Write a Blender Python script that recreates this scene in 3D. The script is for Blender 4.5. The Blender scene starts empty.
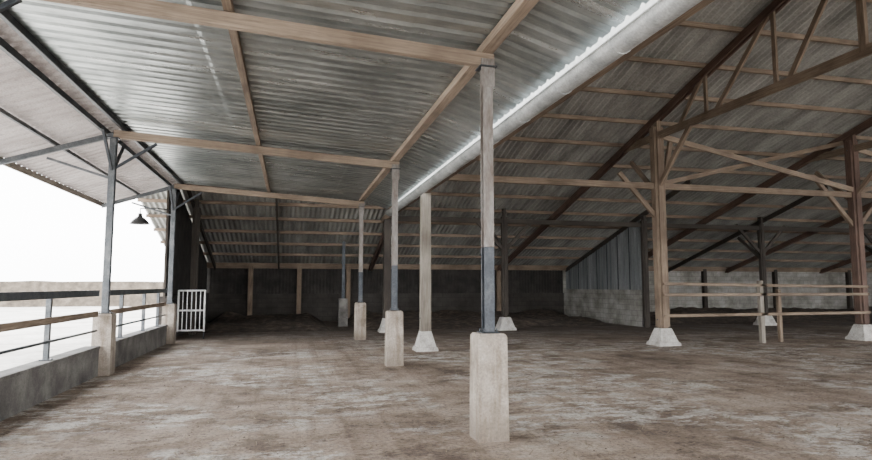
import bpy, bmesh, math, random
from mathutils import Vector, Matrix, noise
random.seed(7)
S=bpy.context.scene

# ---------------------------------------------------------------- materials
def newmat(name):
    m=bpy.data.materials.new(name); m.use_nodes=True
    nt=m.node_tree; nt.nodes.clear()
    out=nt.nodes.new('ShaderNodeOutputMaterial'); b=nt.nodes.new('ShaderNodeBsdfPrincipled')
    nt.links.new(b.outputs[0],out.inputs[0])
    return m,nt,b
def N(nt,t,**kw):
    n=nt.nodes.new(t)
    for k,v in kw.items(): setattr(n,k,v)
    return n
def ramp(nt,src,stops):
    r=N(nt,'ShaderNodeValToRGB'); cr=r.color_ramp
    while len(cr.elements)<len(stops): cr.elements.new(0.5)
    for e,(p,c) in zip(cr.elements,stops):
        e.position=p; e.color=(*c,1)
    nt.links.new(src,r.inputs[0]); return r
def noisen(nt,vec,scale,detail=6,rough=.6):
    n=N(nt,'ShaderNodeTexNoise'); n.inputs['Scale'].default_value=scale
    n.inputs['Detail'].default_value=detail; n.inputs['Roughness'].default_value=rough
    nt.links.new(vec,n.inputs['Vector']); return n
def mapping(nt,vec,sc):
    m=N(nt,'ShaderNodeMapping'); m.inputs['Scale'].default_value=sc
    nt.links.new(vec,m.inputs['Vector']); return m.outputs[0]
def mix(nt,f,a,b,mode='MIX'):
    m=N(nt,'ShaderNodeMix',data_type='RGBA',blend_type=mode)
    if isinstance(f,(int,float)): m.inputs[0].default_value=f
    else: nt.links.new(f,m.inputs[0])
    for i,x in ((6,a),(7,b)):
        if isinstance(x,tuple): m.inputs[i].default_value=(*x,1)
        else: nt.links.new(x,m.inputs[i])
    return m.outputs[2]
def math_(nt,op,a,b):
    m=N(nt,'ShaderNodeMath',operation=op)
    for i,x in enumerate((a,b)):
        if isinstance(x,(int,float)): m.inputs[i].default_value=x
        else: nt.links.new(x,m.inputs[i])
    return m.outputs[0]
def bump(nt,b,h,s=.3,d=.02):
    n=N(nt,'ShaderNodeBump'); n.inputs['Strength'].default_value=s; n.inputs['Distance'].default_value=d
    nt.links.new(h,n.inputs['Height']); nt.links.new(n.outputs[0],b.inputs['Normal'])
def pos(nt): return N(nt,'ShaderNodeNewGeometry').outputs['Position']

def mottled(name,c1,c2,c3,scale=3,rough=.9,metal=0,bs=.3,stretch=(1,1,1),fine=40):
    m,nt,b=newmat(name); p=mapping(nt,pos(nt),stretch)
    n=noisen(nt,p,scale); r=ramp(nt,n.outputs[0],[(.3,c1),(.5,c2),(.7,c3)])
    f=noisen(nt,p,fine,4); fr=ramp(nt,f.outputs[0],[(.3,(.72,.72,.72)),(.7,(1.15,1.15,1.15))])
    nt.links.new(mix(nt,1.0,r.outputs[0],fr.outputs[0],'MULTIPLY'),b.inputs['Base Color'])
    b.inputs['Roughness'].default_value=rough; b.inputs['Metallic'].default_value=metal
    bump(nt,b,f.outputs[0],bs,.01); return m
def wood(name,c1,c2,c3):
    m,nt,b=newmat(name); uv=N(nt,'ShaderNodeUVMap').outputs[0]
    g=noisen(nt,mapping(nt,uv,(1.2,26,1)),1.5,8,.65)
    r=ramp(nt,g.outputs[0],[(.3,c1),(.5,c2),(.72,c3)])
    l=noisen(nt,pos(nt),1.1,4); lr=ramp(nt,l.outputs[0],[(.3,(.5,.47,.45)),(.7,(1.15,1.15,1.15))])
    nt.links.new(mix(nt,1.0,r.outputs[0],lr.outputs[0],'MULTIPLY'),b.inputs['Base Color'])
    b.inputs['Roughness'].default_value=.85; bump(nt,b,g.outputs[0],.35,.008); return m

M={}
M['wood']=wood('timber_weathered',(.095,.068,.048),(.19,.14,.10),(.30,.235,.175))
M['wood_red']=wood('timber_reddish',(.055,.03,.023),(.11,.066,.05),(.18,.12,.095))
M['wood_shade']=wood('timber_rear_shade',(.02,.016,.013),(.04,.032,.026),(.07,.058,.046))  # rear-bay timber, gloom of the back put into its colour
M['wood_beam']=wood('timber_beam_tan',(.15,.11,.08),(.26,.20,.15),(.36,.29,.225))
M['wood_grey']=wood('timber_grey',(.14,.125,.10),(.24,.215,.18),(.34,.31,.27))
def base_conc():
    m,nt,b=newmat('concrete_cast_stained'); p=pos(nt)
    n=noisen(nt,p,4,8,.65); r=ramp(nt,n.outputs[0],[(.3,(.20,.165,.13)),(.5,(.33,.285,.24)),(.7,(.45,.40,.35))])
    s=noisen(nt,mapping(nt,p,(5,5,.7)),1.6,6); sr=ramp(nt,s.outputs[0],[(.38,(.55,.5,.45)),(.55,(1,1,1))])
    c=mix(nt,.8,r.outputs[0],sr.outputs[0],'MULTIPLY')
    sep=N(nt,'ShaderNodeSeparateXYZ'); nt.links.new(p,sep.inputs[0])
    zz=math_(nt,'ADD',sep.outputs[2],math_(nt,'MULTIPLY',n.outputs[0],-.35))
    mr=N(nt,'ShaderNodeMapRange'); nt.links.new(zz,mr.inputs[0]); mr.inputs[1].default_value=-.1; mr.inputs[2].default_value=.22
    mr.inputs[3].default_value=.7; mr.inputs[4].default_value=0
    c=mix(nt,mr.outputs[0],c,(.13,.10,.075))
    f=noisen(nt,p,45,4); fr=ramp(nt,f.outputs[0],[(.3,(.72,.72,.72)),(.7,(1.15,1.15,1.15))])
    nt.links.new(mix(nt,1.,c,fr.outputs[0],'MULTIPLY'),b.inputs['Base Color']); b.inputs['Roughness'].default_value=.92
    bump(nt,b,f.outputs[0],.6,.012); return m
M['conc']=base_conc()
M['conc_dark']=mottled('concrete_grimy',(.05,.047,.043),(.11,.102,.095),(.20,.19,.175),2.2,.95,0,.5)
M['conc_white']=mottled('concrete_limewashed',(.27,.25,.23),(.42,.40,.37),(.56,.54,.51),5,.9,0,.4)
M['steel']=mottled('steel_painted_grey',(.045,.052,.06),(.085,.093,.10),(.14,.145,.15),5,.5,.4,.15)
M['steel_dark']=mottled('steel_dark',(.016,.02,.026),(.033,.039,.048),(.065,.068,.074),5,.45,.4,.15)
M['rust']=mottled('steel_rust_dusty',(.10,.072,.055),(.185,.165,.15),(.27,.26,.25),5,.6,.25,.2,(1.5,1.5,.4))
M['gutter']=mottled('gutter_galvanised',(.30,.32,.325),(.46,.48,.485),(.60,.62,.62),3,.45,.35,.1)
M['white']=mottled('paint_white_worn',(.45,.45,.44),(.66,.66,.65),(.8,.8,.79),6,.6,0,.1)
M['straw']=mottled('straw_dry',(.15,.11,.075),(.26,.20,.14),(.40,.33,.24),9,.95,0,.1)
M['clod']=mottled('dirt_clod',(.06,.043,.031),(.095,.07,.053),(.14,.108,.085),9,.95,0,.1)
M['muck']=mottled('muck_straw_dark',(.022,.015,.011),(.06,.042,.03),(.14,.105,.078),4,.97,0,1.0,fine=22)
M['board_shade']=mottled('sheeting_rear_shade',(.012,.011,.010),(.024,.021,.019),(.042,.038,.034),2,.95,0,.3)  # rear sheeting coloured near black to stand in for deep shade
M['cladding']=mottled('sheet_cladding_grey',(.12,.13,.135),(.19,.20,.205),(.29,.30,.30),1.2,.6,.2,.2,(2.5,2.5,.25))

def fibre():
    m,nt,b=newmat('fibre_cement_sheet'); p=pos(nt)
    n=noisen(nt,mapping(nt,p,(1.6,.35,1)),1.2,7); r=ramp(nt,n.outputs[0],[(.3,(.18,.18,.168)),(.5,(.33,.33,.31)),(.72,(.48,.48,.46))])
    f=noisen(nt,p,18,5); fr=ramp(nt,f.outputs[0],[(.3,(.75,.75,.75)),(.7,(1.1,1.1,1.1))])
    nt.links.new(mix(nt,1.,r.outputs[0],fr.outputs[0],'MULTIPLY'),b.inputs['Base Color'])
    b.inputs['Roughness'].default_value=.6; return m
M['fibre']=fibre()
def galv():
    m,nt,b=newmat('galvanised_sheet'); p=pos(nt)
    n=noisen(nt,mapping(nt,p,(.45,2.6,1)),1.4,8,.7)
    r=ramp(nt,n.outputs[0],[(.28,(.22,.245,.25)),(.48,(.39,.42,.42)),(.6,(.50,.53,.53)),(.75,(.68,.70,.70))])
    d=noisen(nt,p,.8,6,.7); dr=ramp(nt,d.outputs[0],[(.35,(.58,.59,.58)),(.62,(1.05,1.05,1.05))])
    nt.links.new(mix(nt,1.,r.outputs[0],dr.outputs[0],'MULTIPLY'),b.inputs['Base Color'])
    rr=N(nt,'ShaderNodeMapRange'); nt.links.new(n.outputs[0],rr.inputs[0])
    rr.inputs[3].default_value=.42; rr.inputs[4].default_value=.18
    nt.links.new(rr.outputs[0],b.inputs['Roughness']); b.inputs['Metallic'].default_value=.8
    bump(nt,b,n.outputs[0],.15,.01); return m
M['galv']=galv()
M['pale']=mottled('sheet_pale_pinkish',(.42,.37,.36),(.55,.50,.49),(.65,.60,.59),1.5,.6,.1,.1)  # pale pinkish sheets of the outer roof leaf
def blocks(name,c1,c2,mort):
    m,nt,b=newmat(name); p=pos(nt)
    sep=N(nt,'ShaderNodeSeparateXYZ'); nt.links.new(p,sep.inputs[0])
    cb=N(nt,'ShaderNodeCombineXYZ'); nt.links.new(math_(nt,'ADD',sep.outputs[0],sep.outputs[1]),cb.inputs[0]); nt.links.new(sep.outputs[2],cb.inputs[1])
    br=N(nt,'ShaderNodeTexBrick'); nt.links.new(cb.outputs[0],br.inputs['Vector'])
    br.inputs['Scale'].default_value=1; br.inputs['Brick Width'].default_value=.45; br.inputs['Row Height'].default_value=.21
    br.inputs['Mortar Size'].default_value=.010
    br.inputs['Color1'].default_value=(*c1,1); br.inputs['Color2'].default_value=(*c2,1); br.inputs['Mortar'].default_value=(*mort,1)
    n=noisen(nt,p,1.2,7,.65); nr=ramp(nt,n.outputs[0],[(.35,(.45,.43,.4)),(.65,(1.1,1.1,1.1))])
    nt.links.new(mix(nt,1.,br.outputs[0],nr.outputs[0],'MULTIPLY'),b.inputs['Base Color'])
    b.inputs['Roughness'].default_value=.93; bump(nt,b,n.outputs[0],.4,.02); return m
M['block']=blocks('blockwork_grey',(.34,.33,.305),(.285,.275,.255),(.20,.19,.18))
M['block_shade']=blocks('blockwork_rear_shade',(.045,.039,.035),(.036,.032,.028),(.025,.022,.02))  # rear blocks, colour darkened to paint in the shade there
def floor_mat():
    m,nt,b=newmat('floor_dirty_concrete'); p=pos(nt)
    a=noisen(nt,p,.55,10,.72); base=ramp(nt,a.outputs[0],[(.36,(.135,.095,.068)),(.45,(.225,.17,.13)),(.55,(.315,.25,.20)),(.66,(.43,.36,.30))])
    n2=noisen(nt,mapping(nt,p,(1,1.7,1)),1.8,12,.8); pale=ramp(nt,n2.outputs[0],[(.49,(0,0,0)),(.53,(1,1,1))])
    big=noisen(nt,p,.32,4,.6); bigr=ramp(nt,big.outputs[0],[(.46,(0,0,0)),(.53,(1,1,1))])
    pf=math_(nt,'MULTIPLY',math_(nt,'MULTIPLY',pale.outputs[0],bigr.outputs[0]),.85)
    c=mix(nt,pf,base.outputs[0],(.52,.495,.46))
    n3=noisen(nt,mapping(nt,p,(1,1.2,1)),1.1,12,.8); dk=ramp(nt,n3.outputs[0],[(.42,(.38,.33,.29)),(.49,(1,1,1))])
    c=mix(nt,.8,c,dk.outputs[0],'MULTIPLY')
    tr=noisen(nt,mapping(nt,p,(2.6,.14,1)),1.6,5,.6); trr=ramp(nt,tr.outputs[0],[(.38,(.70,.66,.62)),(.50,(1.04,1.04,1.04))])
    c=mix(nt,.65,c,trr.outputs[0],'MULTIPLY')
    f=noisen(nt,p,20,8,.85); fr=ramp(nt,f.outputs[0],[(.38,(.30,.27,.25)),(.48,(.97,.97,.97)),(.64,(1.4,1.35,1.28))])
    c=mix(nt,1.,c,fr.outputs[0],'MULTIPLY')
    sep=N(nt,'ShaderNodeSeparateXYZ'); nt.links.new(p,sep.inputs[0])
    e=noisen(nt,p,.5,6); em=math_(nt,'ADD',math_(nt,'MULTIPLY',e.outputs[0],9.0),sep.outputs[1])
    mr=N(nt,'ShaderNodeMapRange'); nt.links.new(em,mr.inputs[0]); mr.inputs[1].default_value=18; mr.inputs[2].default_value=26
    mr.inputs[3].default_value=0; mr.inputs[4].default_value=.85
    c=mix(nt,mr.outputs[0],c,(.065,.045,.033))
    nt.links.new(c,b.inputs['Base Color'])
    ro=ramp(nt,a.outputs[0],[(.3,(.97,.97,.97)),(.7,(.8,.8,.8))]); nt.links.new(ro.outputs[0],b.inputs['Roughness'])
    bump(nt,b,f.outputs[0],.9,.03); return m
M['floor']=floor_mat()
M['yard']=mottled('yard_mud',(.30,.27,.24),(.46,.43,.39),(.58,.55,.51),.5,.95,0,.5,fine=6)
M['stone']=mottled('stone_rubble',(.05,.04,.03),(.10,.08,.06),(.17,.14,.11),1.5,.95,0,.6,fine=5)
M['lampblk']=mottled('enamel_dark',(.02,.02,.02),(.03,.03,.03),(.05,.05,.05),4,.35,0,.05)
M['lampwhite']=mottled('enamel_white',(.7,.7,.68),(.78,.78,.76),(.82,.82,.8),4,.3,0,.05)

# ---------------------------------------------------------------- mesh builder
class B:
    def __init__(s,name,origin=(0,0,0)):
        s.name=name; s.o=Vector(origin); s.bm=bmesh.new(); s.uv=s.bm.loops.layers.uv.new('UVMap'); s.mats=[]
    def mi(s,m):
        if m not in s.mats: s.mats.append(m)
        return s.mats.index(m)
    def face(s,vs,m,uvs=None,smooth=False):
        try: f=s.bm.faces.new(vs)
        except ValueError: return
        f.material_index=s.mi(m); f.smooth=smooth
        if uvs:
            for l,u in zip(f.loops,uvs): l[s.uv].uv=u
    def hexa(s,c,m):
        v=[s.bm.verts.new(Vector(p)-s.o) for p in c]
        r=(random.random()*9,random.random()*9)
        L=(Vector(c[4])-Vector(c[0])).length
        for i in range(4):
            j=(i+1)%4; w=(Vector(c[i])-Vector(c[j])).length
            s.face([v[i],v[j],v[4+j],v[4+i]],m,[(r[0],r[1]+i),(r[0],r[1]+i+w),(r[0]+L,r[1]+i+w),(r[0]+L,r[1]+i)])
        w=.2
        s.face([v[3],v[2],v[1],v[0]],m,[(r[0],r[1]),(r[0]+.01,r[1]),(r[0]+.01,r[1]+w),(r[0],r[1]+w)])
        s.face([v[4],v[5],v[6],v[7]],m,[(r[0],r[1]),(r[0]+.01,r[1]),(r[0]+.01,r[1]+w),(r[0],r[1]+w)])
    def beam(s,p0,p1,w,h,m,up=(0,0,1)):
        """w = across, h = along 'up'"""
        p0=Vector(p0);p1=Vector(p1);d=(p1-p0).normalized();u=Vector(up)
        if abs(d.dot(u))>.98: u=Vector((0,1,0))
        x=d.cross(u).normalized(); y=x.cross(d).normalized()
        c=[]
        for p in (p0,p1):
            for a,b in ((-1,-1),(1,-1),(1,1),(-1,1)): c.append(p+x*a*w/2+y*b*h/2)
        s.hexa(c,m)
    def frust(s,x,y,z0,z1,a0,a1,m,b0=None,b1=None):
        b0=b0 or a0; b1=b1 or a1; c=[]
        for z,a,b in ((z0,a0,b0),(z1,a1,b1)):
            for i,j in ((-1,-1),(1,-1),(1,1),(-1,1)): c.append((x+i*a/2,y+j*b/2,z))
        s.hexa(c,m)
    def box(s,x0,x1,y0,y1,z0,z1,m):
        s.hexa([(x0,y0,z0),(x1,y0,z0),(x1,y1,z0),(x0,y1,z0),(x0,y0,z1),(x1,y0,z1),(x1,y1,z1),(x0,y1,z1)],m)
    def tube(s,pts,r,m,seg=12,radii=None,cap=True):
        pts=[Vector(p) for p in pts]; rings=[]
        for i,p in enumerate(pts):
            d=(pts[min(i+1,len(pts)-1)]-pts[max(i-1,0)]).normalized()
            u=Vector((0,0,1)) if abs(d.z)<.9 else Vector((0,1,0))
            x=d.cross(u).normalized(); y=x.cross(d).normalized(); rr=radii[i] if radii else r
            rings.append([s.bm.verts.new(p-s.o+x*math.cos(t)*rr+y*math.sin(t)*rr) for t in [2*math.pi*k/seg for k in range(seg)]])
        for a,b in zip(rings,rings[1:]):
            for k in range(seg): s.face([a[k],a[(k+1)%seg],b[(k+1)%seg],b[k]],m,[(0,0),(.1,0),(.1,1),(0,1)],True)
        if cap:
            s.face(rings[0][::-1],m); s.face(rings[-1],m)
    def hsec(s,x,y,z0,z1,w,d,t,m):
        s.box(x-w/2,x+w/2,y-d/2,y-d/2+t,z0,z1,m); s.box(x-w/2,x+w/2,y+d/2-t,y+d/2,z0,z1,m)
        s.box(x-t/2,x+t/2,y-d/2+t,y+d/2-t,z0,z1,m)
    def done(s,bevel=0,solid=0):
        bmesh.ops.recalc_face_normals(s.bm,faces=s.bm.faces[:])
        me=bpy.data.meshes.new(s.name); s.bm.to_mesh(me); s.bm.free()
        for m in s.mats: me.materials.append(M[m])
        ob=bpy.data.objects.new(s.name,me); ob.location=s.o; S.collection.objects.link(ob)
        if bevel:
            b=ob.modifiers.new('bevel','BEVEL'); b.width=bevel; b.segments=2; b.limit_method='ANGLE'
        if solid:
            b=ob.modifiers.new('solid','SOLIDIFY'); b.thickness=solid
        return ob

def grid(b,nx,ny,fn,m,smooth=True):
    V=[[b.bm.verts.new(Vector(fn(i,j))-b.o) for j in range(ny)] for i in range(nx)]
    for i in range(nx-1):
        for j in range(ny-1):
            b.face([V[i][j],V[i+1][j],V[i+1][j+1],V[i][j+1]],m,[(0,0),(1,0),(1,1),(0,1)],smooth)

# ---------------------------------------------------------------- layout constants
EY,EZ,SL=28.0,2.6,.29; RY=8.3; RZ=EZ+SL*(EY-RY)
def roofz(y): return RZ-SL*abs(y-RY)
FY=-5.0
XR=35.6
ROWS=[-5.8,.2,6.2,12.2,18.3]
MX,LX=2.08,-3.28
def lz(x): return 4.29-.064*(x-MX)-(max(0,x-MX-.1)*.24)
LYS,LYE=-6.3,18.75
RX=2.96

# ---------------------------------------------------------------- ground & floor
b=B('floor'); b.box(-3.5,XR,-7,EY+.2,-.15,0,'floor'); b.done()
b=B('ground_yard')
def gy(i,j):
    x=-130+i*3.2; y=-60+j*4.0
    z=-.16+(.10*noise.noise((x*.3,y*.3,0)) if x<-6 else 0)
    return (x,y,z-.02)
grid(b,80,50,gy,'yard'); b.done()

def bedding(x0,nx,y0,ny):
    b=B('straw_bedding')
    def bed(i,j):
        x=x0+i*.16; y=y0+j*.16
        e=min(1,j/9)*min(1,i/4)*min(1,(nx-1-i)/4)
        h=e*(.10+.20*(.6+noise.noise((x*.7,y*.7,3)))+.07*noise.noise((x*3,y*3,1))+.16*max(0,(y-25.5)/2.2))
        return (x,y,max(h,.003)-(.01 if j==0 else 0))
    grid(b,nx,ny,bed,'muck'); b.done()
bedding(-3.35,31,22.0,37)
bedding(2.4,68,22.0,37)
bedding(13.8,130,22.0,37)

b=B('straw_litter')
for k in range(7500):
    y=3+random.random()**.9*17; x=-3+random.random()*(4+y*1.1)
    if noise.noise((x*.5,y*.5,7))<-.12 and random.random()<.8: continue
    a=random.random()*math.pi; l=random.uniform(.02,.09); w=random.uniform(.002,.006)
    dx,dy=math.cos(a)*l,math.sin(a)*l; nx,ny=-math.sin(a)*w,math.cos(a)*w; z=.004+random.random()*.012
    v=[b.bm.verts.new(p) for p in ((x-dx-nx,y-dy-ny,.003),(x+dx-nx,y+dy-ny,z),(x+dx+nx,y+dy+ny,z),(x-dx+nx,y-dy+ny,.003))]
    b.face(v,'straw')
for k in range(3000):
    y=3.5+random.random()*16; x=-3+random.random()*(4+y*1.0); r=random.uniform(.004,.014)
    if noise.noise((x*.6,y*.6,2))<0 and random.random()<.75: continue
    v=[]
    for q in ((1,0,0),(0,1,0),(-1,0,0),(0,-1,0)): v.append(b.bm.verts.new((x+q[0]*r*random.uniform(.7,1.5),y+q[1]*r*random.uniform(.7,1.5),0)))
    t=b.bm.verts.new((x,y,r*.8))
    for i in range(4): b.face([v[i],v[(i+1)%4],t],'clod')
b.done()

# ---------------------------------------------------------------- lean-to roof
def ribprof(y):
    t=(y%.25)/.25
    if t<.12: return t/.12*.035
    if t<.28: return .035
    if t<.40: return (.40-t)/.12*.035
    return .004 if .66<t<.72 else 0
ys=[]
n=int((LYE-LYS)/.25)
for k in range(n+1):
    for t in (0,.03,.07,.10,.165,.172,.18): ys.append(LYS+.0+k*.25+t)
b=B('ceiling_lean_to')
xs=[LX-.02,-1.1,-1.05,1.2,1.25,MX+.1,RX]
def lr(i,j):
    y=ys[j]; x=xs[i]; st=.006*(1 if i in (0,1,4,5) else 0)
    return (x,y,lz(x)+ribprof(y-LYS)+st+.004*noise.noise((x*2,y*.7,0)))
grid(b,len(xs),len(ys),lr,'galv',False)
xo=[LX+.02,-3.9,-4.6,-5.2]
def lo(i,j):
    y=ys[j]; x=xo[i]; return (x,y,lz(LX)+(x-LX)*.36+ribprof(y-LYS))
grid(b,4,len(ys),lo,'pale',False)
b.beam((LX-.14,LYS,lz(LX)+.01),(LX-.14,LYE,lz(LX)+.01),.32,.012,'galv',up=(-.36,0,1))
b.beam((LX+.12,LYS,lz(LX)+.055),(LX+.12,LYE,lz(LX)+.055),.3,.012,'galv',up=(.064,0,1))
b.done()

b=B('lean_to_roof_frame')
for y in ROWS:
    b.beam((LX,y,lz(LX)-.10-.085),(MX+.08,y,lz(MX)-.10-.085),.09,.15,'wood_beam')
    b.beam((LX,y,lz(LX)-.2),(-5.15,y,lz(LX)-.36*1.9-.14),.06,.10,'steel')
b.beam((MX,LYS+.05,lz(MX)-.055),(MX,LYE-.05,lz(MX)-.055),.14,.10,'wood_beam')
b.beam((-.67,LYS+.05,lz(-.67)-.05),(-.67,LYE-.05,lz(-.67)-.05),.09,.09,'wood')
b.beam((LX+.16,LYS+.05,lz(LX)-.06),(LX+.16,LYE-.05,lz(LX)-.06),.06,.10,'steel_dark')
b.beam((LX-.16,LYS+.05,lz(LX)-.13),(LX-.16,LYE-.05,lz(LX)-.13),.06,.10,'steel_dark')
b.beam((-4.25,LYS+.05,lz(LX)-.43),(-4.25,LYE-.05,lz(LX)-.43),.05,.07,'steel')
b.beam((-5.18,LYS+.05,lz(LX)-.36*1.93-.06),(-5.18,LYE-.05,lz(LX)-.36*1.93-.06),.05,.12,'wood_grey')
b.done(.006)

b=B('light_block_lean_to'); b.box(-5.0,3.3,LYE+.02,LYE+.08,4.62,roofz(LYE)-.02,'fibre'); b.done()  # unseen panel, added to keep light out of the back bay

def support_post(x,y,top,left=False):
    b=B('support_post',(x,y,0))
    hb=1.1
    b.frust(x,y,-.02,hb-.03,.335,.315,'conc'); b.frust(x,y,hb-.03,hb,.315,.27,'conc')
    b.frust(x,y,hb,hb+.012,.2,.2,'steel_dark')
    w=.115
    zs=hb+.92 if not left else top
    b.hsec(x,y,hb+.01,zs,w,w,.012,'steel_dark' if not left else 'steel')
    if not left: b.hsec(x,y,zs,top,w,w,.012,'rust')
    b.frust(x,y,top,top+.015,.2,.2,'steel_dark')
    for sx in (-.07,.07):
        for sy in (-.07,.07): b.tube([(x+sx,y+sy,hb+.01),(x+sx,y+sy,hb+.05)],.01,'steel_dark',6)
    if left:
        b.beam((x+.05,y,top-.55),(x+.75,y,top-.06),.05,.05,'steel_dark')
        b.beam((x,y+.05,top-.6),(x,y+.7,top+.02),.05,.05,'steel_dark')
        b.beam((x,y-.05,top-.6),(x,y-.7,top+.02),.05,.05,'steel_dark')
        b.beam((x-.05,y,top-.75),(x-1.1,y,top-.42),.045,.045,'steel')
    else:
        b.beam((x,y-.06,top-.22),(x-.0,y-.06,top+.1),.16,.012,'rust',up=(0,1,0))
    b.done(.006)
for y in ROWS:
    support_post(MX,y,lz(MX)-.275)
    support_post(LX,y,lz(LX)-.275,True)
b=B('support_post',(MX,24.4,0)); 
b.frust(MX,24.4,-.02,1.1,.38,.34,'conc_dark'); b.hsec(MX,24.4,1.1,roofz(24.4)-.25,.12,.12,.012,'steel_dark'); b.done(.008)

# gutter
b=B('roof_gutter')
segs=16; gx,gz,gr=3.02,3.93,.125
def gut(i,j):
    a=math.pi+math.pi*i/segs; y=LYS+j*(LYE-LYS)/20
    return (gx+math.cos(a)*gr,y,gz+math.sin(a)*gr)
grid(b,segs+1,21,gut,'gutter')
for j in range(0,21):
    y=LYS+.1+j*1.24
    b.tube([(gx+math.cos(a)*(gr+.004),y,gz+math.sin(a)*(gr+.004)) for a in [math.pi+math.pi*k/8 for k in range(9)]],.005,'gutter',6)
b.tube([(gx+gr,LYS,gz),(gx+gr,LYE,gz)],.012,'gutter',8)
b.tube([(gx-gr,LYS,gz),(gx-gr,LYE,gz)],.010,'gutter',8)
b.done(0,.004)

# ---------------------------------------------------------------- main barn roof
b=B('ceiling_barn')
pitch=.177; sub=6
def slope(y0,y1,x0,x1,lift=0):
    nrow=max(1,round(abs(y1-y0)/2.3)); i0=round(x0/pitch)*sub; nc=int((x1-x0)/pitch*sub)
    for r in range(nrow):
        ya=y0+(y1-y0)*r/nrow; yb=y0+(y1-y0)*(r+1)/nrow; ext=.28*(1 if y1>y0 else -1)
        def f(i,j):
            x=(i0+i)*pitch/sub; w=.036*math.cos(2*math.pi*i/sub)
            y=ya if j==0 else yb+ext
            return (x,y,roofz(y)+w+lift+(.0 if j==0 else .010))
        grid(b,nc,2,f,'fibre')
slope(RY,EY+.3,3.15,XR+.2)
slope(RY,FY-.3,3.15,XR+.2)
slope(LYE+.02,EY+.3,-5.0,3.9,.006)
b.beam((3.2,RY,RZ+.03),(XR,RY,RZ+.03),.5,.03,'fibre')
b.done()

b=B('roof_purlins')
y=EY-.2
while y>FY:
    x0=-4.9 if y>LYE+.3 else 3.35
    z=roofz(y)-.03-.06
    x=x0
    while x<XR-.1:
        x2=min(x+6.35,XR-.1); j=random.uniform(-.012,.012)
        mt='wood_beam' if y<19 else 'wood'
        b.beam((x-.05,y+j,z),(x2,y-j,z),.075,.11,mt); x=x2
    y-=1.28
b.done()

TX=[3.62,9.9,16.65,22.9,29.1,35.2]
def truss(x):
    b=B('roof_truss',(x,RY,0)); 
    rz=lambda y: roofz(y)-.03-.115-.10
    m='wood_red'
    for dx in (-.06,.06):
        b.beam((x+dx,RY,rz(RY)),(x+dx,EY-.1,rz(EY-.1)),.05,.19,m)
        b.beam((x+dx,RY,rz(RY)),(x+dx,FY+.1,rz(FY+.1)),.05,.19,m)
    cz=5.78; yc=14.5; yf=2*RY-yc
    b.beam((x,yc+1.9,cz),(x,yf-1.9,cz),.07,.20,'wood')
    for sgn in (1,-1):
        Y=lambda q: RY+sgn*(q-RY)
        b.beam((x,Y(13.6),cz),(x,Y(12.6),rz(12.6)),.06,.12,'wood')
        b.beam((x,Y(12.5),cz),(x,Y(12.5),rz(12.5)),.06,.10,'wood')
        b.beam((x,Y(12.2),cz),(x,Y(10.4),rz(10.4)),.06,.12,'wood')
        b.beam((x,Y(10.3),cz),(x,Y(10.3),rz(10.3)),.06,.10,'wood')
        b.beam((x,Y(10.0),cz),(x,RY,rz(RY)),.06,.12,'wood')
    b.beam((x,RY,cz),(x,RY,rz(RY)),.08,.14,'wood')
    b.done(.006)
for x in TX: truss(x)
b=B('roof_rafters')
for x in (-3.2,-.5):
    b.beam((x,LYE+.2,roofz(LYE+.2)-.24),(x,EY-.1,roofz(EY-.1)-.24),.07,.17,'wood_shade')
b.beam((13.5,18.0,roofz(18.0)-.24),(13.5,EY-.1,roofz(EY-.1)-.24),.07,.17,'wood_shade')
b.beam((19.3,18.0,roofz(18.0)-.24),(19.3,EY-.1,roofz(EY-.1)-.24),.07,.17,'wood_shade')
b.done()

PY=14.6
def timber_post(x,y,top,mat='wood',w=.24,base=True,braces=(),bm='wood'):
    b=B('timber_post',(x,y,0))
    if base:
        b.frust(x,y,-.02,.10,.66,.62,'conc_white'); b.frust(x,y,.10,.46,.56,.32,'conc_white')
        z0=.44
    else: z0=-.02
    b.beam((x-.0,y,z0),(x,y,top),w*.5,w,mat,up=(0,1,0))
    for sx in (-1,1):
        b.beam((x+sx*w*.42,y,z0+.05),(x+sx*w*.42,y,top-.3),w*.28,w*.75,mat,up=(0,1,0))
    for (dx,dy,za,zb) in braces:
        b.beam((x,y,za),(x+dx,y+dy,zb),.09,.12,bm)
    for zz in (z0+.25,top-.6,4.35):
        if zz<top: b.tube([(x-w*.65,y,zz),(x+w*.65,y,zz)],.018,'steel_dark',8)
    b.done(.008)
for i,x in enumerate(TX[1:-1]):
    timber_post(x,PY,roofz(PY)-.16,'wood' if i==0 else 'wood_red',.28,True,((-1.35,0,3.3,4.75),(1.35,0,3.3,4.75),(0,-1.5,4.3,5.75),(0,1.3,4.1,5.3)) if i else ((-1.2,0,3.4,4.7),(.45,0,3.6,5.7),(0,-1.5,4.3,5.75),(0,1.3,4.1,5.3)))
    timber_post(x,2*RY-PY,roofz(PY)-.16,'wood',.30)
def edge_post(y,m):
    x=3.31; b=B('timber_post',(x,y,0))
    b.frust(x,y,-.02,.10,.56,.52,'conc_white'); b.frust(x,y,.1,.48,.46,.26,'conc_white')
    b.frust(x,y,.46,3.95,.25,.23,m)
    b.tube([(x-.15,y,.8),(x+.15,y,.8)],.018,'steel_dark',8); b.done(.01)
edge_post(14.8,'wood_grey'); edge_post(21.0,'wood_shade')

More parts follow.
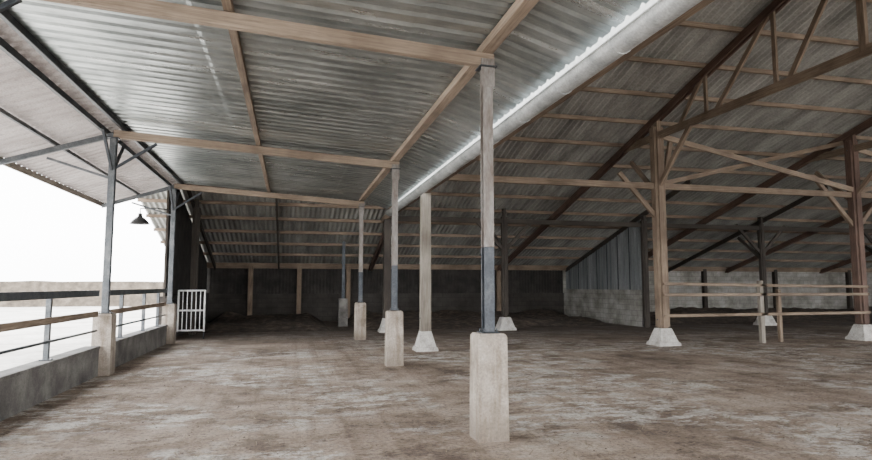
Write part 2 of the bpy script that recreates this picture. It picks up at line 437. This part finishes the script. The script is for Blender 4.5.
for x in (-3.05,7.7,19.0,25.4,31.5):
    timber_post(x,21,roofz(21)-.16,'wood_shade',.2,x in(7.7,19.0),((1.2,0,2.9,4.1),(-1.2,0,2.9,4.1),(0,1.3,2.7,3.7)) if x>0 else (),'wood_shade')
timber_post(13.5,20.95,roofz(21)-.16,'wood_shade',.2,False,(),'wood_shade')
b=B('wall_posts')
for x in (-1.7,.4,2.6,6.1,9.9,16.2,21.5,26,31):
    b.frust(x,EY-.12,0,EZ-.1,.2,.2,'wood_shade' if x>10 else 'wood')
b.done(.01)

b=B('tie_beams')
b.beam((3.45,PY,4.36),(XR-.2,PY,4.36),.12,.17,'wood')
b.beam((3.45,21,4.0),(XR-.2,21,4.0),.10,.18,'wood_shade')
b.beam((-4.9,EY-.12,EZ-.12),(XR-.2,EY-.12,EZ-.12),.14,.2,'wood')
for i in range(1,5):
    x0,x1=TX[i],TX[i+1]
    b.beam((x0+.15,PY-.10,5.75),(x1-.15,PY-.10,4.5),.05,.15,'wood_beam')
    b.beam((x0+.15,PY+.12,4.45),(x1-.15,PY+.12,6.0),.05,.13,'wood')
b.beam((3.32,FY,4.05),(3.32,22.2,4.05),.10,.19,'wood')
b.done(.006)

# ---------------------------------------------------------------- walls
def corrug_wall(b,p0,p1,z0,ztop,m,amp=.015,pt=.15):
    p0=Vector(p0);p1=Vector(p1);L=(p1-p0).length;d=(p1-p0)/L;nrm=Vector((-d.y,d.x))
    n=int(L/pt*4)
    def f(i,j):
        s=L*i/n; q=p0+d*s+nrm*amp*math.cos(2*math.pi*s/pt)
        return (q.x,q.y,z0 if j==0 else ztop(q.x,q.y))
    grid(b,n+1,2,f,m)
b=B('wall_back')
b.box(-5.0,13.4,EY,EY+.2,-.1,1.25,'block_shade'); b.box(13.4,XR,EY,EY+.2,-.1,EZ-.05,'block')
corrug_wall(b,(-5,EY+.08),(13.4,EY+.08),1.25,lambda x,y:EZ+.02,'board_shade')
b.done()
b=B('wall_left'); b.box(-3.65,-3.45,LYE+.1,EY,-.1,1.3,'block_shade')
corrug_wall(b,(-3.55,LYE+.1),(-3.55,EY),1.3,lambda x,y:roofz(y)-.02,'board_shade')
b.box(-3.57,-3.51,LYE+.09,LYE+.16,0,4.4,'wood_shade'); b.done()
b=B('wall_partition'); b.box(13.42,13.62,21.15,EY,-.1,1.45,'block')
corrug_wall(b,(13.52,21.15),(13.52,EY),1.45,lambda x,y:roofz(y)-.3,'cladding',.025,.25)
for k in range(1,8): b.box(13.49,13.51,21.15+k*.9,21.18+k*.9,1.45,roofz(21.15+k*.9)-.3,'steel_dark')
b.done()
b=B('light_block_gable'); corrug_wall(b,(3.23,FY),(3.23,LYE+.1),3.97,lambda x,y:roofz(y)-.04,'fibre'); b.done()  # unseen cladding, added to stop sky light entering above the gutter
b=B('wall_right'); b.box(XR,XR+.2,6,EY,-.1,1.5,'block')  # unseen end wall, brought forward to cut light into the barn
corrug_wall(b,(XR+.1,6),(XR+.1,EY),1.5,lambda x,y:roofz(y)-.04,'fibre'); b.done()

b=B('dwarf_wall')
for y0,y1 in zip(ROWS,ROWS[1:]):
    b.box(-3.52,-3.30,y0+.17,y1-.17,-.15,.48,'conc_dark'); b.box(-3.54,-3.28,y0+.17,y1-.17,.48,.53,'conc_dark')
b.done(.012)

b=B('railing_fence')
yy=[2.2,4.2,6.0+1.95,9.9,13.8,15.8,17.4]; fx=-3.41
for y in yy:
    b.beam((fx,y,.5),(fx,y,1.52),.07,.07,'steel',up=(0,1,0)); b.frust(fx,y,.53,.545,.14,.14,'steel_dark')
for z,h,m in ((1.47,.11,'steel'),(1.10,.10,'wood'),):
    for a,c in zip([-2]+ROWS[1:],ROWS[1:]):
        b.beam((fx+.06,a+.2,z),(fx+.06,c-.2,z),.035,h,m)
for a,c in zip([-2]+ROWS[1:],ROWS[1:]):
    b.tube([(fx+.05,a+.2,.8),(fx+.05,c-.2,.8)],.022,'steel',8)
b.done(.004)

b=B('tubular_gate',(-3.0,19.6,0))
gx0,gx1,gy_=-3.27,-2.52,19.6
for x in (gx0,gx1): b.tube([(x,gy_,.22),(x,gy_,1.48)],.028,'white',10)
for z in (.26,.86,1.46): b.tube([(gx0,gy_,z),(gx1,gy_,z)],.026,'white',8)
for k in range(1,6): b.tube([(gx0+.125*k,gy_,.26),(gx0+.125*k,gy_,1.46)],.013,'white',8)
b.tube([(gx1,gy_,-.01),(gx1,gy_,.24)],.014,'steel_dark',8)
for z in (.4,1.2): b.tube([(gx0-.16,gy_,z),(gx0,gy_,z)],.02,'steel_dark',8)
b.done()

b=B('wooden_rail_fence',(13,PY,0))
for z0,z1,dy in ((1.66,1.58,-.22),(1.36,1.36,-.22),(.80,.82,-.22)):
    b.beam((9.8,PY+dy,z0),(13.1,PY+dy,(z0+z1)/2),.06,.08,'wood'); b.beam((12.9,PY+dy,(z0+z1)/2),(16.7,PY+dy,z1),.06,.08,'wood')
b.beam((13.0,PY-.1,-.02),(13.0,PY-.1,1.75),.12,.12,'wood_grey',up=(0,1,0))
b.beam((13.75,PY+.05,-.02),(13.75,PY+.05,1.5),.10,.10,'wood',up=(0,1,0))
b.done(.008)
b=B('wooden_rail_fence',(19,PY,0))
for z0 in (1.58,1.36,.82): b.beam((16.9,PY-.22,z0),(22.8,PY-.22,z0),.06,.08,'wood')
b.beam((19.8,PY-.1,-.02),(19.8,PY-.1,1.7),.13,.13,'wood',up=(0,1,0))
b.done(.008)

b=B('barn_lamp',(-4.1,18.3,3.45)); X=-4.15
b.tube([(LX-.1,18.3,3.75),(-3.75,18.3,3.80),(X,18.3,3.78),(X,18.3,3.62)],.018,'lampblk',8)
b.tube([(X,18.3,3.64),(X,18.3,3.55),(X,18.3,3.50),(X,18.3,3.42),(X,18.3,3.36),(X,18.3,3.34)],0,'lampblk',20,[.05,.06,.13,.21,.25,.26],False)
b.tube([(X,18.3,3.50),(X,18.3,3.44),(X,18.3,3.38)],0,'lampwhite',14,[.03,.06,.02])
b.done()

b=B('stone_boundary_wall')
def sw(i,j):
    x=-75+i*.8
    z=(-.2,2.0+.12*noise.noise((x*.4,0,0)),2.0+.12*noise.noise((x*.4,0,0)),-.2)[j]; y=(58,58,58.5,58.5)[j]
    return (x,y+.1*noise.noise((x,z,0)),z)
grid(b,90,4,sw,'stone',False); b.done()

# ---------------------------------------------------------------- world / light
w=bpy.data.worlds.new('overcast'); S.world=w; w.use_nodes=True; nt=w.node_tree
bg=nt.nodes['Background']; tc=N(nt,'ShaderNodeTexCoord'); sp=N(nt,'ShaderNodeSeparateXYZ'); nt.links.new(tc.outputs['Generated'],sp.inputs[0])
r=ramp(nt,sp.outputs[2],[(0,(.86,.87,.88)),(.08,(.98,.985,.99)),(1,(.92,.96,1.0))]); nt.links.new(r.outputs[0],bg.inputs[0])
bg.inputs[1].default_value=14.5

# ---------------------------------------------------------------- camera
c=bpy.data.cameras.new('camera'); co=bpy.data.objects.new('camera',c); S.collection.objects.link(co)
c.sensor_width=36; c.lens=600/872*36; c.clip_end=500
co.location=(0,0,1.6); co.rotation_euler=(math.radians(90+5.33),0,math.radians(-13.62))
S.camera=co
